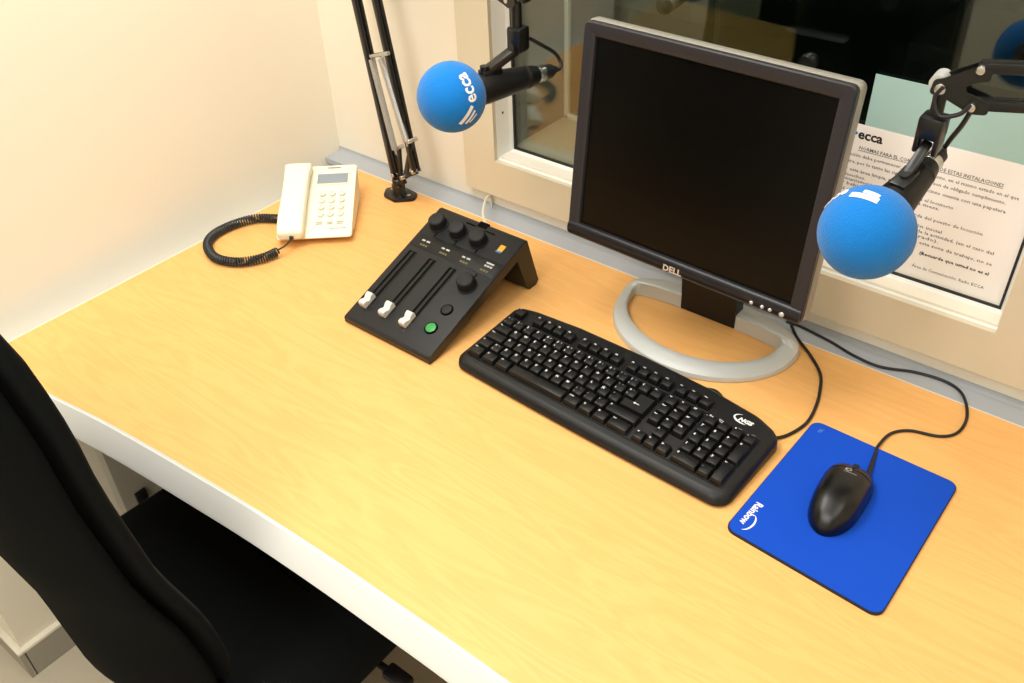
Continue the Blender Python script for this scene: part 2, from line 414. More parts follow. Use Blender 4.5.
for x in (-60, -41, -22):
    k = MB(); k.box((x, 36, 2.2), (12, 5, 2.4), bev=1, T=TF).box((x, 29.5, 1.55), (11, 1.0, 0.3), mi=1, T=TF); k.build('function_button', [M['phonekey'], M['phonedark']], ph)
for q_ in (((-24, 18, 1.5), (30, 0.9, 0.3)), ((-42, 180, 1.5), (26, 1.6, 0.3))):
    k = MB(); k.box(q_[0], q_[1], T=TF); k.build('printed_line', M['phonedark'], ph)
h = MB(); rings = []
hs = [(-7, 8, 20, 0.8), (-4, 11, 23, 1), (10, 15, 23.5, 1), (34, 15.5, 23.5, 1), (60, 14.5, 23, 1), (100, 13.5, 22.5, 1), (140, 13.5, 23, 1), (162, 14, 24.5, 1), (172, 13, 25, 1), (178, 9, 24.5, 1), (180, 6, 21.5, 0.8)]
for y, t, w2, q in hs:
    rg = []
    for k in range(24):
        a = 2*PI*k/24; cx = math.copysign(abs(math.cos(a))**0.4, math.cos(a)); cz = math.copysign(abs(math.sin(a))**0.4, math.sin(a))
        lift = 8 if (20 < y < 160) else 6
        rg.append((-106+w2*cx, y, lift+t*0.55+t*0.75*cz))
    rings.append(rg)
h.loft(rings, T=TF); hsobj = h.build('handset', M['phone'], ph, angle=50)
c = MB(); c.cyl(TF @ Vector((-104, -5, 9)), TF @ Vector((-104, -10, 8)), 4, n=14); c.build('cord_socket', M['coil'], hsobj)
# coiled cord, world path -> phone local
def toph(p):
    return Matrix.Rotation(-ph_rz, 3, 'Z') @ (Vector(p)-Vector((-404, 50, 0)))
cp = spline([Vector(p) for p in [(-560, 24, 9.5), (-588, 10, 9.2), (-610, -10, 9.2), (-624, -52, 9.2), (-621, -92, 9.2), (-597, -120, 9.2), (-552, -134, 9.2), (-510, -118, 9.2), (-487, -86, 9.5), (-479, -58, 11)]], 60)
ln = [0]
for i in range(1, len(cp)): ln.append(ln[-1]+(cp[i]-cp[i-1]).length)
turns = ln[-1]/4.6; out = []; N = int(turns*12); j = 0
for i in range(N+1):
    s = ln[-1]*i/N
    while j < len(ln)-2 and ln[j+1] < s: j += 1
    p = cp[j].lerp(cp[j+1], (s-ln[j])/max(ln[j+1]-ln[j], 1e-6)); t = (cp[j+1]-cp[j]).normalized()
    u = Vector((0, 0, 1)); v = t.cross(u).normalized(); stretch = 1.0
    a = 2*PI*turns*i/N
    out.append(toph(p+7.0*(u*math.cos(a)+v*math.sin(a))))
k = MB(); k.tube(out, 1.8, n=6)
end = [cp[-1], Vector((-481, -72, 12)), Vector((-470, -60, 18)), Vector((-472, -48, 26)), Vector((-475, -40, 27))]
hb = Matrix.Rotation(ph_rz, 3, 'Z') @ (TF @ Vector((-104, -10, 8)))+Vector((-404, 50, 0))
k.tube([toph(p) for p in [cp[-1]+Vector((0, 0, 3)), cp[-1].lerp(hb, 0.35)+Vector((4, -8, 2)), cp[-1].lerp(hb, 0.75)+Vector((5, -9, 0)), hb]], 1.7, n=8, smooth=8)
k.tube([toph(p) for p in [cp[0], cp[0]+Vector((22, 14, 0)), cp[0]+Vector((40, 26, 2))]], 1.7, n=8, smooth=4)
k.build('coiled_cord', M['coil'], ph)

# ------------------------------------------------------------------ mixer
mx = thing('audio_mixer', 'black sloping desktop audio mixer with white faders left of the keyboard', 'mixer', (-240, -121, 0))
ms = math.atan2(86, 240)
TM = Matrix.Translation((0, 0, 12)) @ Matrix.Rotation(ms, 4, 'X')
b = MB()
# side profile (y, z) of the folded body: thin sloping top, rear leg
cs, sn = math.cos(ms), math.sin(ms)
def sp(v, t): return (v*cs+t*sn*1.0, 12+v*sn-t*cs)      # v along slope, t below the top surface
prof = [sp(0, 0), sp(250, 0), sp(255, 2)]
prof += [(268, 7), (262, 1), (244, 1), (238, 5), (sp(222, 17)[0], sp(222, 17)[1]), sp(14, 15), (0.5, 0.8), (-1, 2), (-1.5, 10)]
rings = [[(x, y, z) for y, z in prof] for x in (0, 183)]
b.loft(rings)
b.build('body', M['mixside'], mx, angle=25)
f = MB()
f.box((91.5, 126, 0.6), (182, 249, 1.6), bev=0.6, T=TM)
f.build('face_plate', M['mixer'], mx)
f = MB(); f.box((91.5, 180, 1.6), (176, 30, 0.8), bev=0.2, T=TM)
for x, y in ((28, 178), (71, 178), (115, 178)):
    f.box((x-6, y+3, 2.1), (6, 3, 0.3), mi=1, T=TM).box((x+4, y+3, 2.1), (7, 3, 0.3), mi=1, T=TM)
    for q in range(3): f.box((x-5+q*5.5, y-6, 2.1), (4.2, 3.4, 0.3), mi=2, T=TM)
f.box((159, 188, 2.1), (15, 3, 0.3), mi=1, T=TM)
for q in range(3): f.box((153.5+q*5.5, 182, 2.1), (4.2, 3.2, 0.3), mi=1, T=TM); f.box((152+q*5.5, 172.5, 2.1), (4, 3.4, 0.3), mi=2, T=TM)
f.build('label_strip', [M['mixstrip'], M['greyprint'], M['olive']], mx)
def knob(x, y, r=15.5):
    k = MB()
    k.lathe([(0, r+1.5), (2, r+1.5), (2.2, r), (15, r-1.5), (16.6, r-3)], n=36, mi=0)
    k.lathe([(16.6, r-3.2), (17.0, r-4)], n=36, mi=1)
    k.box((0, -r+4, 17), (1.4, 6, 0.6), mi=0)
    bmesh.ops.transform(k.bm, matrix=TM @ Matrix.Translation((x, y, 1.2)), verts=k.bm.verts)
    k.build('rotary_knob', [M['knob'], M['knobtop']], mx)
for x, y in ((24, 219), (67.5, 219), (111.5, 219), (151, 137)): knob(x, y)
for x in (24, 67.5, 111.5, 151):
    k = MB(); yy = 199 if x < 150 else 158; k.box((x+(9 if x < 150 else 0), yy, 1.7), (2.2, 9, 0.8), T=TM); k.build('knob_mark', M['slot'], mx)
for x in (20, 63.5, 107.5):
    s = MB(); s.box((x, 97, 1.5), (15, 116, 0.5), mi=0, T=TM).box((x, 97, 1.9), (5, 112, 0.4), mi=1, T=TM)
    for q in (-1, 1): s.box((x+q*7.5, 97, 1.9), (0.8, 116, 0.9), mi=2, T=TM)
    s.box((x, 155, 1.9), (15.5, 0.8, 0.9), mi=2, T=TM); s.cyl(TM @ Vector((x, 149, 1.5)), TM @ Vector((x, 149, 2.6)), 2.2, n=10, mi=2)
    s.build('fader_slot', [M['slot'], M['mixstrip'], M['mixer']], mx)
    c = MB(); pf = [(-13, 0), (-13, 8), (-11, 11), (-6, 10.2), (-1, 6.5), (0, 6.2), (1, 6.5), (6, 10.2), (11, 11), (13, 8), (13, 0)]
    c.loft([[(xx, p[0], p[1]) for p in pf] for xx in (-6.2, 6.2)], T=TM @ Matrix.Translation((x-1.0, 39, 2.2)))
    c.box((x-1.0, 39, 2), (3, 8, 3), T=TM, mi=1)
    c.build('fader_cap', [M['cap'], M['slot']], mx, angle=20)
for x, y, m_, r in ((150, 45, 'green', 8.5), (151, 84, 'knobtop', 8.0)):
    k = MB(); k.lathe([(0, r+2.6), (1.6, r+2.6), (2.2, r+1.8)], n=32, mi=0); k.lathe([(2.0, r), (3.0, r), (3.6, r-1.2)], n=32, mi=1)
    bmesh.ops.transform(k.bm, matrix=TM @ Matrix.Translation((x, y, 0.9)), verts=k.bm.verts)
    k.build('push_button', [M['slot'], M[m_]], mx)
k = MB(); k.box((156, 222, 1.55), (10, 12.5, 0.4), mi=0, T=TM).box((155, 214, 1.55), (10, 3, 0.4), mi=1, T=TM); k.build('sticker', [M['orange'], M['inkblue']], mx)
k = MB(); k.text('ON AIR', 3, TM @ Matrix.Translation((118, 22, 1.6)), res=1) if False else k.cyl(TM @ Vector((112, 22, 1.2)), TM @ Vector((112, 22, 1.8)), 2, n=12)
k.build('indicator_light', mat('dim_red_lamp', (90, 36, 36), 0.4), mx)
k = MB()
k.box((76, 243, 1.6), (20, 2.2, 1.2), T=TM, mi=0).box((118, 241, 1.6), (20, 2.2, 1.2), T=TM, mi=0).box((97, 250, 0.6), (20, 12, 3), bev=1, T=TM, mi=0)
k.build('cable_notch', M['slot'], mx)
k = MB(); ML = Vector((-240, -121, 0))
k.tube([Vector(p)-ML for p in [(-142, 108, 84), (-141, 122, 82), (-168, 150, 66), (-219, 200, 50), (-251, 240, 41), (-274, 274, 32), (-281, 292, 26), (-283, 297, 20), (-283, 298, 8), (-283, 298, -1)]], 2.3, n=10, smooth=8)
k.build('cable', M['whitecable'], mx)

# ------------------------------------------------------------------ keyboard
kz = rad(-2.09)
kb = thing('keyboard', 'black computer keyboard with white legends in front of the monitor', 'keyboard', (0, 0, 0), kz)
def deck(y): return 19.5+(y+85)*math.tan(rad(5))
P = [(-24, 46), (-24, 0), (-24, -104), (80, -106), (205, -107), (330, -106), (435, -104), (435, 0), (435, 40), (400, 54), (320, 63), (205, 66), (90, 63), (10, 55)]
Pr = rpoly(P, [16, 0, 22, 0, 0, 0, 22, 0, 16, 60, 0, 0, 0, 60], 5)
def kr(ins, zf):
    cx, cy = 205.5, -22
    out = []
    for x, y in Pr:
        sx = (229.5-ins)/229.5; sy = (88-ins)/88
        X = cx+(x-cx)*sx; Y = cy+(y-cy)*sy; out.append((X, Y, zf(X, Y)))
    return out
b = MB()
b.loft([kr(4, lambda x, y: 0), kr(0, lambda x, y: 4), kr(1, lambda x, y: deck(y)*0.62), kr(5, lambda x, y: deck(y)-3.2), kr(9, lambda x, y: deck(y)-0.6), kr(12, lambda x, y: deck(y))])
b.build('case', M['kb'], kb, angle=50)
tk = rad(5); U = 19.05
# raised ribs that divide the key blocks
rb = MB()
def rib(x0, y0, x1, y1, wd=1.6):
    a = Vector((x0, y0, deck(y0)+0.6)); c = Vector((x1, y1, deck(y1)+0.6)); dd = c-a
    T = Matrix.Translation((a+c)/2) @ dd.to_track_quat('X', 'Z').to_matrix().to_4x4()
    rb.box((0, 0, 0), (dd.length, wd, 2.2), bev=0.5, T=T)
for x in (14.85*U-8.5, 18*U-9.2+9.2-1): rib(x, -86, x, 14)
rib(-12, 13.5, 17.9*U, 13.5)
rib(-12, -86, 22*U-4, -86); rib(22*U-1, -86, 22*U-1, 12); rib(-11.5, -86, -11.5, 12)
rb.build('block_divider', M['kb'], kb)
def key(name, u, v, wu=1.0, hu=1.0, leg='', sub='', big=False, shape=None):
    """u, v centre in key units"""
    k = MB(); x = u*U; y = v*U; W = wu*U; H = hu*U
    T = Matrix.Translation((x, y, deck(y)-1.0)) @ Matrix.Rotation(tk, 4, 'X')
    if shape:
        bs, ts = shape
        k.loft([[(px, py, 0) for px, py in bs], [(px*0.985, py*0.97, 7.6) for px, py in ts], [(px*0.965, py*0.95+0.2, 8.6) for px, py in ts]], T=T)
    else:
        k.frustum((0, 0, 0), (W-0.9, H-0.9), (W-5.0, H-5.0), 9.0, off=(0, 1.0), bev=0.9, T=T)
    lx = -(W-5)/2+1.2; ly = (H-5)/2
    if leg:
        sz = 5.6 if len(leg) == 1 else (3.0 if len(leg) > 2 else 4.0)
        k.text(leg, sz, T @ Matrix.Translation((lx, ly+1-sz*0.86, 9.15)), mi=1, bold=0.03, res=1)
    if sub:
        k.text(sub, 3.6, T @ Matrix.Translation((lx, -ly+2.6, 9.15)), mi=1, bold=0.02, res=1)
        if not leg in ('',) and len(sub) == 1: k.text(sub, 3.4, T @ Matrix.Translation((lx+6.2, ly-2.5, 9.15)), mi=1, res=1)
    return k.build(name, [M['key'], M['legend']], kb, angle=30)
FR = 1.37
key('function_key', 0, FR, leg='Esc')
for i in range(12): key('function_key', 2+i+0.5*(i//4), FR, leg='F%d' % (i+1))
for i, l in enumerate(['Prt', 'Scr', 'Pau']): key('function_key', 15.25+i, FR, leg=l)
nums = [('\u00ba', '\\'), ('1', '!'), ('2', '"'), ('3', '\u00b7'), ('4', '$'), ('5', '%'), ('6', '&'), ('7', '/'), ('8', '('), ('9', ')'), ('0', '='), ("'", '?'), ('\u00a1', '\u00bf'), ('\u00e7', ''), ('<-', '')]
for i, (a, c) in enumerate(nums): key('key', i, 0, leg=a, sub=c)
key('tab_key', 0.25, -1, 1.5, leg='Tab')
for i, l in enumerate('QWERTYUIOP'): key('key', 1.5+i, -1, leg=l)
key('key', 11.5, -1, leg='`', sub='^'); key('key', 12.5, -1, leg='+', sub='*')
key('caps_lock_key', 0.375, -2, 1.75, leg='Bloq')
for i, l in enumerate('ASDFGHJKL\u00d1'): key('key', 1.75+i, -2, leg=l)
key('key', 11.75, -2, leg='\u00b4', sub='\u00a8')
# reverse L shaped enter
x0, x1, xm = -1.125*U+0.5, 1.125*U-0.5, -0.375*U
E0 = [(x0, -9), (x1, -9), (x1, 28.1), (xm+0.5, 28.1), (xm+0.5, 9.4), (x0, 9.4)]
E1 = [(x0+2.4, -6.2), (x1-2.4, -6.2), (x1-2.4, 26.5), (xm+2.9, 26.5), (xm+2.9, 7.8), (x0+2.4, 7.8)]
k = key('enter_key', 13.375, -2, shape=(E0, E1))
k2 = MB(); T = Matrix.Translation((13.375*U, -2*U, deck(-2*U)-1)) @ Matrix.Rotation(tk, 4, 'X')
k2.box((2, 6, 8.75), (7, 0.9, 0.3), T=T).prism([(-4, 6), (-1, 8), (-1, 4)], 8.6, 8.9, T=T)
lg = k2.build('arrow_mark', M['legend'], k)
key('shift_key', 0.125, -3, 1.25, leg='^')
key('key', 1.25, -3, leg='<', sub='>')
for i, l in enumerate('ZXCVBNM'): key('key', 2.25+i, -3, leg=l)
for i, (a, c) in enumerate([(',', ';'), ('.', ':'), ('-', '_')]): key('key', 9.25+i, -3, leg=a, sub=c)
key('shift_key', 13.125, -3, 2.75, leg='^')
key('control_key', 0.125, -4, 1.25, leg='Ctrl'); key('windows_key', 1.5, -4, 1.25, leg='o'); key('alt_key', 2.85, -4, 1.3, leg='Alt')
key('space_bar', 6.15, -4, 5.2)
key('alt_key', 9.45, -4, 1.3, leg='AltGr'); key('windows_key', 10.75, -4, 1.2, leg='o'); key('menu_key', 12.0, -4, 1.2, leg='='); key('control_key', 13.55, -4, 1.8, leg='Ctrl')
for r, row in enumerate([['Ins', 'Ini', 'RP'], ['Supr', 'Fin', 'AP'], ['Pwr', 'Slp', 'Wk']]):
    for c, l in enumerate(row): key('navigation_key', 15.25+c, -r, leg=l)
key('arrow_key', 16.25, -3.0, leg='^')
for i, l in enumerate('<v>'): key('arrow_key', 15.25+i, -4, leg=l)
for i, l in enumerate(['Bloq', '/', '*', '-']): key('keypad_key', 18.5+i, 0, leg=l)
for r in range(3):
    for c in range(3): key('keypad_key', 18.5+c, -1-r, leg=str(7-3*r+c))
key('keypad_key', 21.5, -1.5, 1, 2, leg='+'); key('keypad_key', 21.5, -3.5, 1, 2, leg='Int')
key('keypad_key', 19.0, -4, 2, leg='0'); key('keypad_key', 20.5, -4, leg='.')
lg = MB()
TL_ = Matrix.Translation((384, 30, deck(30)+0.15)) @ Matrix.Rotation(tk, 4, 'X')
lg.text('NGS', 8.6, TL_ @ Matrix.Translation((-7, -3, 0)), bold=0.06, shear=0.25, width=1.15)
arc = [(1+15*math.cos(a), 1.5+7.5*math.sin(a)) for a in [rad(118+i*12) for i in range(15)]]
def ribbon(mb, pts, wid, T, mi=0):
    n = len(pts); L_, R_ = [], []
    for i, p in enumerate(pts):
        a = Vector(pts[max(i-1, 0)]); c = Vector(pts[min(i+1, n-1)]); t = (c-a).normalized(); ww = wid(i/(n-1)) if callable(wid) else wid
        L_.append((p[0]-t.y*ww/2, p[1]+t.x*ww/2, 0)); R_.append((p[0]+t.y*ww/2, p[1]-t.x*ww/2, 0))
    mb.loft([L_, R_], mi=mi, caps=False, closed=False, T=T)
lg.build('logo', M['legend'], kb)
lg = MB()
ribbon(lg, arc, lambda t: 0.5+2.3*math.sin(PI*(1-t)**0.7), TL_)
lg.build('logo_swoosh', M['legend'], kb)
k = MB()
for i, x in enumerate((18.1, 19.0, 20.5, 21.5)):
    T = Matrix.Translation((x*U, 13, deck(13)+0.2)) @ Matrix.Rotation(tk, 4, 'X')
    for q in range(2): k.box((-2, -2+q*2.6, 0), (6.5-q, 1.2, 0.3), T=T)
k.build('indicator_print', M['greyprint'], kb)
k = MB(); k.tube([(300, 58, 8), (302, 66, 12), (318, 70, 15), (334, 64, 11), (338, 56, 8)], 5, n=12, smooth=6)
k.build('cable_relief', M['cable'], kb)
def tokb(p): return Matrix.Rotation(-kz, 3, 'Z') @ Vector(p)
k = MB(); k.tube([tokb(p) for p in [(408, 24, 4), (424, 38, 3), (436, 58, 2.4), (444, 92, 2.4), (440, 130, 2.4), (430, 166, 2.4), (416, 198, 2.4), (388, 228, 2.6), (352, 258, 2.6), (330, 286, 0)]], 2.3, n=10, smooth=8)
k.build('cable', M['cable'], kb)

# ------------------------------------------------------------------ monitor
mon = thing('computer_monitor', 'black framed flat screen monitor on a silver ring stand by the window', 'monitor', (217.9, 200, 0), 0)
mo = Vector((217.92, 109.09, 168.71)); myaw = rad(-1.92); mt = rad(6.4)
TS = Matrix.Translation(mo-Vector((217.9, 200, 0))) @ Matrix.Rotation(myaw, 4, 'Z') @ Matrix.Rotation(-mt, 4, 'X') @ Matrix.Rotation(PI/2, 4, 'X')
# local in TS: x right, y up the screen (0 at lower screen edge), z towards the viewer
b = MB()
def fr_ring(o, z): return [(x, y, z) for x, y in rpoly([(-169-o, -o), (169+o, -o), (169+o, 270.4+o), (-169-o, 270.4+o)], [max(o*0.45, 0.4)]*4, 4)]
b.loft([fr_ring(19.5, -8), fr_ring(19.5, 3.0), fr_ring(18, 5), fr_ring(4, 4.5), fr_ring(1.5, 3), fr_ring(0, -1), fr_ring(0, -8)], caps=False, T=TS)
b.build('bezel', M['bezel'], mon, angle=30)
b = MB()
pf = [(0.2, 3), (-1.5, 5.5), (-5, 7.5), (-11, 8.5), (-17, 7.5), (-21, 4), (-22, -4), (-22, -10), (-1, -10)]
b.loft([[(x, y*sc_, z) for y, z in pf] for x, sc_ in ((-187, 0.93), (-186, 1), (186, 1), (187, 0.93))], T=TS)
chin = b.build('lower_bezel', M['chin'], mon, angle=40)
b = MB(); b.box((0, 135.2, -2.6), (338.6, 271, 3), T=TS); b.build('screen', M['screen'], mon)
b = MB()
def hr(o, z, x0=0): return [(x, y, z) for x, y in rpoly([(-169-o, -o-3), (169+o, -o-3), (169+o, 270.4+o), (-169-o, 270.4+o)], [9]*4, 4)]
b.loft([hr(19.5, -5), hr(21, -8), hr(21, -20), hr(18, -25)], T=TS, mi=0)
b.loft([hr(16, -24), hr(8, -36), hr(-30, -52), hr(-60, -58)], T=TS, mi=1)
for q in range(11): b.box((120, 60+q*13, -50), (70, 4, 12), mi=1, T=TS); b.box((-120, 60+q*13, -50), (70, 4, 12), mi=1, T=TS)
b.box((0, 120, -64), (120, 120, 14), bev=5, mi=1, T=TS)
b.build('back_housing', [M['silver2'], M['black']], mon, angle=40)
b = MB(); b.text('DELL', 12.8, TS @ Matrix.Translation((-18, -17, 8.6)), bold=0.03, width=1.05, ex=0.2); b.build('logo', M['button'], mon)
for i, x in enumerate((120.2, 136, 147.3, 164)):
    k = MB(); r = 2.6 if i < 3 else 3.6; k.lathe([(0, r), (2.0, r), (3.0, r*0.7), (3.3, r*0.2)], n=18)
    bmesh.ops.transform(k.bm, matrix=TS @ Matrix.Translation((x, -13.5, 7.4)), verts=k.bm.verts)
    k.build('power_button' if i == 3 else 'menu_button', M['button'], mon)
# neck: flat black column between the ring bar and the panel
NO = Vector((217.9, 200, 0))
b = MB()
b.loft([[(x, y, z) for x, y in ((-47, y0), (47, y0), (47, y1), (-47, y1))] for z, y0, y1 in ((2, 22, 46), (26, 21, 46), (120, 10, 36), (250, -10, 22), (330, -22, 14), (372, -30, 4), (378, -34, -6))])
b.cyl((0, 8, 336), (0, 20, 335), 14, n=28, mi=1, bev=3)
b.build('stand_neck', [M['black'], M['button']], mon)
# D-shaped ring base
b = MB(); n = 72; ro = []; 
def ringpt(a):
    ca, sa = math.cos(a), math.sin(a)
    if sa < 0: return (7+150*ca, 8+133*sa), (2+127*ca, 10+102*sa)
    return (7+150*math.copysign(abs(ca)**0.9, ca), 8+62*sa), (2+127*ca, 10+14*sa)
rings = []
for i in range(n+1):
    a = 2*PI*i/n
    (oxx, oyy), (ixx, iyy) = ringpt(a); sa = math.sin(a)
    hi = 10+13*max(0, min(1, (sa+0.25)/0.5)); hi2 = 14+12*max(0, min(1, (sa+0.25)/0.5))
    O = Vector((oxx, oyy, 0)); I = Vector((ixx, iyy, 0)); d = (O-I)
    def at(t, z): q = I+d*t; return (q.x, q.y, z)
    rings.append([at(1, 1), at(1, hi*0.35), at(0.93, hi*0.8), at(0.75, hi), at(0.4, hi2), at(0.1, hi2+0.5), at(0.0, hi2-1), at(0.0, 1)])
b.loft(rings, caps=False)
b.build('stand_base', M['silver'], mon, angle=40)

# ------------------------------------------------------------------ mouse mat and mouse
mm = thing('mouse_mat', 'bright blue fabric mouse mat lying on the desk right of the keyboard', 'mouse mat', (545, -24, 0))
c = [(-94, 125), (-101, -117), (95, -129), (99, 121)]
MB().prism(rpoly(c, [13]*4, 8), 0, 3.6).build('rubber_base', M['padedge'], mm)
MB().prism(rpoly([(x*0.99, y*0.99) for x, y in c], [13]*4, 8), 3.5, 4.4).build('fabric_top', M['pad'], mm)
k = MB()
T = XF((-88, -56, 4.6), (-0.07, -1, 0), (1, -0.07, 0))
k.text('Rainbow', 13.2, T, bold=0.025, width=0.92)
k.build('logo', M['white'], mm); k = MB()
ribbon(k, [(36+15*math.cos(a), 7+8.5*math.sin(a)) for a in [rad(165-i*12) for i in range(14)]], lambda t: 0.4+2.0*math.sin(PI*t), T)
k.build('logo_arc', M['white'], mm)
k = MB(); k.text('lf', 12, XF((-82, 104, 4.6), (1, 0.2, 0), (-0.2, 1, 0)), shear=0.3); k.build('corner_mark', mat('grey_blue_print', (90, 130, 190), 0.7), mm)

ms_ = thing('computer_mouse', 'shiny black corded mouse on the blue mouse mat', 'mouse', (537, -22, 4.5), rad(3))
b = MB(); rings = []
H0 = 36
ML_ = 62
def mw(t): return 31.0*(0.97+0.06*t)
def me_(t): return max(0.0, 1-abs(t)**(4.0 if t > 0 else 2.7))**0.5
def mh(t): return H0*(0.60+0.40*math.cos((t+0.22)*1.35))*max(me_(t), 0.02)**0.9
nr = 32
for i in range(nr+1):
    t = math.sin(PI/2*(-1+2*i/nr)); y = ML_*t; e_ = me_(t)
    wv = mw(t)*max(e_, 0.02); hv = mh(t)
    rg = []
    for k in range(25):
        a = PI*k/24; rg.append((wv*math.copysign(abs(math.cos(a))**0.62, math.cos(a)), y, 1+hv*math.sin(a)**0.78))
    rg += [(rg[-1][0]*0.92, y, 0), (rg[0][0]*0.92, y, 0)]
    rings.append(rg)
b.loft(rings); b.build('body', M['mouse'], ms_, angle=60)
def ztop(x, y):
    t = y/ML_; e_ = me_(t); wv = mw(t)*e_; hv = mh(t)
    c_ = min(abs(x)/wv, 0.999)**(1/0.62); return 1+hv*math.sqrt(1-c_*c_)**0.78
k = MB(); k.cyl((-3.2, 48, ztop(0, 48)-6), (3.2, 48, ztop(0, 48)-6), 8.5, n=24, bev=1); k.build('scroll_wheel', M['knobtop'], ms_)
k = MB()
ribbon(k, [(-3+4.2*math.cos(a), 30+3.6*math.sin(a)) for a in [rad(60+i*20) for i in range(12)]], 1.6, None)
def drape(k, nm):
    for v in k.bm.verts: v.co.z = ztop(v.co.x, v.co.y)+0.35
    k.build(nm, M['greyprint'], ms_)
drape(k, 'logo_swirl')
k = MB(); k.text('e', 5, Matrix.Translation((-2.4, 28.4, 0)), bold=0.03); drape(k, 'logo_letter')
k = MB(); k.box((0, 23.5, 0), (16, 1.2, 0.2)); drape(k, 'logo_line')
k = MB()                                  # seam between the two buttons and the hand rest
sm_ = [(x, 36-0.012*x*x) for x in range(-24, 25, 2)]
k.tube([(x, y, ztop(x, y)) for x, y in sm_], 0.5, n=6); k.tube([(0, y, ztop(0, y)) for y in range(36, 60, 2)], 0.5, n=6)
k.build('button_seam', M['slot'], ms_)
def toms(p): return Matrix.Rotation(rad(-3), 3, 'Z') @ (Vector(p)-Vector((537, -22, 4.5)))
k = MB(); k.tube([toms(p) for p in [(549, 38, 10), (546, 56, 8), (541, 84, 6)]], [3.2, 3.0, 2.4]*1, n=10)
k.tube([toms(p) for p in [(547, 50, 9), (541, 84, 6.4), (538, 102, 4.4), (542, 137, 2.4), (560, 158, 2.2), (594, 170, 2.2), (611, 190, 2.2), (613, 222, 2.2), (603, 254, 2.6), (586, 280, 1.0), (560, 290, 0), (521, 285, -0.4), (478, 268, -0.4), (438, 270, -0.4), (394, 282, -0.4), (345, 290, -0.2), (320, 290, -0.2)]], 2.1, n=10, smooth=8)
k.build('cable', M['cable'], ms_)

# ------------------------------------------------------------------ notices on the glass
nt_ = thing('notice', 'white printed notice in the lower right corner of the window glass', 'notice', (448.5, 336, 112))
NS = (448.5, 336, 112)
MB().box((448.5, 336.3, 216.5), (296, 0.7, 209)).build('paper_sheet', M['paper'], nt_, shift=NS)
def NT(x, z): return XF((x, 335.8, z), (1, 0, 0), (0, 0, 1))
k = MB(); k.text('ecca', 19, NT(354, 301), bold=0.03); k.build('heading_logo', M['inkbold'], nt_, shift=NS)
k = MB(); k.box((349, 335.8, 309), (9, 0.15, 4), rot=Euler((0, rad(38), 0))).box((343, 335.8, 307), (11, 0.15, 3), rot=Euler((0, rad(38), 0))); k.build('logo_mark', M['inkblue'], nt_, shift=NS)
def fit_text(mb, txt, size, x0, x1, z, bold=0):
    t = MB(); t.text(txt, size, Matrix(), res=1, bold=bold)
    xs = [v.co.x for v in t.bm.verts]; k_ = (x1-x0)/(max(xs)-min(xs)); t.bm.free()
    mb.text(txt, size, NT(x0, z), res=1, width=k_, bold=bold)
k = MB(); fit_text(k, 'NORMAS PARA EL CORRECTO USO DE ESTAS INSTALACIONES', 7.0, 359, 548, 285.5, 0.01)
k.box((453.5, 335.8, 284), (190, 0.15, 0.6))
k.build('title', M['ink'], nt_, shift=NS)
lines = [(274, 570, 'Esta instalaci\u00f3n debe permanecer, en todo momento, en el mismo estado en el que'),
         (263.5, 557, 'se encuentre, por lo tanto las siguientes normas son de obligado cumplimiento,'),
         (251.5, 560, 'Mantener esta \u00e1rea limpia, para ello este recinto cuenta con una papelera'),
         (243, 376, 'para los desechos.'),
         (236.5, 498, 'Est\u00e1 terminantemente prohibido fumar en el locutorio'),
         (229.5, 482, 'y poner bebidas o comida sobre la mesa.'),
         (220.5, 400, 'Uso del micr\u00f3fono:'),
         (211.5, 542, 'Debe sentarse siempre en la silla izquierda del puesto de locuci\u00f3n'),
         (197, 493, 'y dejar todo el equipo en su situaci\u00f3n inicial'),
         (189, 563, 'Al finalizar debe salir antes del comienzo de la actividad, (en el caso del'),
         (181.5, 492, 'estudio, deje siempre todo cerrado).'),
         (172.5, 565, 'Si algo no funciona en cualquier parte de esta zona de trabajo, no se')]
for z, x1, t in lines:
    k = MB(); fit_text(k, t, 6.8, 318, x1, z, 0.008); k.build('text_line', M['ink'], nt_, shift=NS)
k = MB(); fit_text(k, '\u00c1rea de Comunicaci\u00f3n. Radio ECCA', 6.6, 467, 565, 134.5, 0.005); k.build('footer_line', M['ink'], nt_, shift=NS)
k = MB(); fit_text(k, '(Recuerde que usted no es el', 6.9, 472, 565, 157, 0.03); k.build('bold_text', M['inkbold'], nt_, shift=NS)
gs = MB(); gs.box((0, 0, 105), (297, 0.8, 210)); tag(gs.build('paper_sheet', M['greenpaper'], loc=(508.5, 336.6, 183)), 'plain pale green sheet on the glass behind the top of the notice', 'paper')

# ------------------------------------------------------------------ microphones and arms
def sphwarp(c, r, n, tdir):
    n = Vector(n).normalized(); t = Vector(tdir); t = (t-n*t.dot(n)).normalized(); u = n.cross(t); C = Vector(c)
    def wfun(p):
        d = math.hypot(p.x, p.y); a = d/r
        if d < 1e-6: return C+n*r
        dirv = (t*p.x+u*p.y)/d
        return C+(n*math.cos(a)+dirv*math.sin(a))*r
    return wfun
def sphbar(mb, c, r, a, b_, wid):
    a = Vector(a).normalized(); b_ = Vector(b_).normalized(); s = a.cross(b_).normalized(); N = 10; L_, R_ = [], []
    for i in range(N+1):
        q = a.slerp(b_, i/N) if hasattr(a, 'slerp') else a.lerp(b_, i/N).normalized(); wv = wid/2
        L_.append(Vector(c)+(q*r+s*wv).normalized()*r); R_.append(Vector(c)+(q*r-s*wv).normalized()*r)
    mb.loft([L_, R_], caps=False, closed=False)
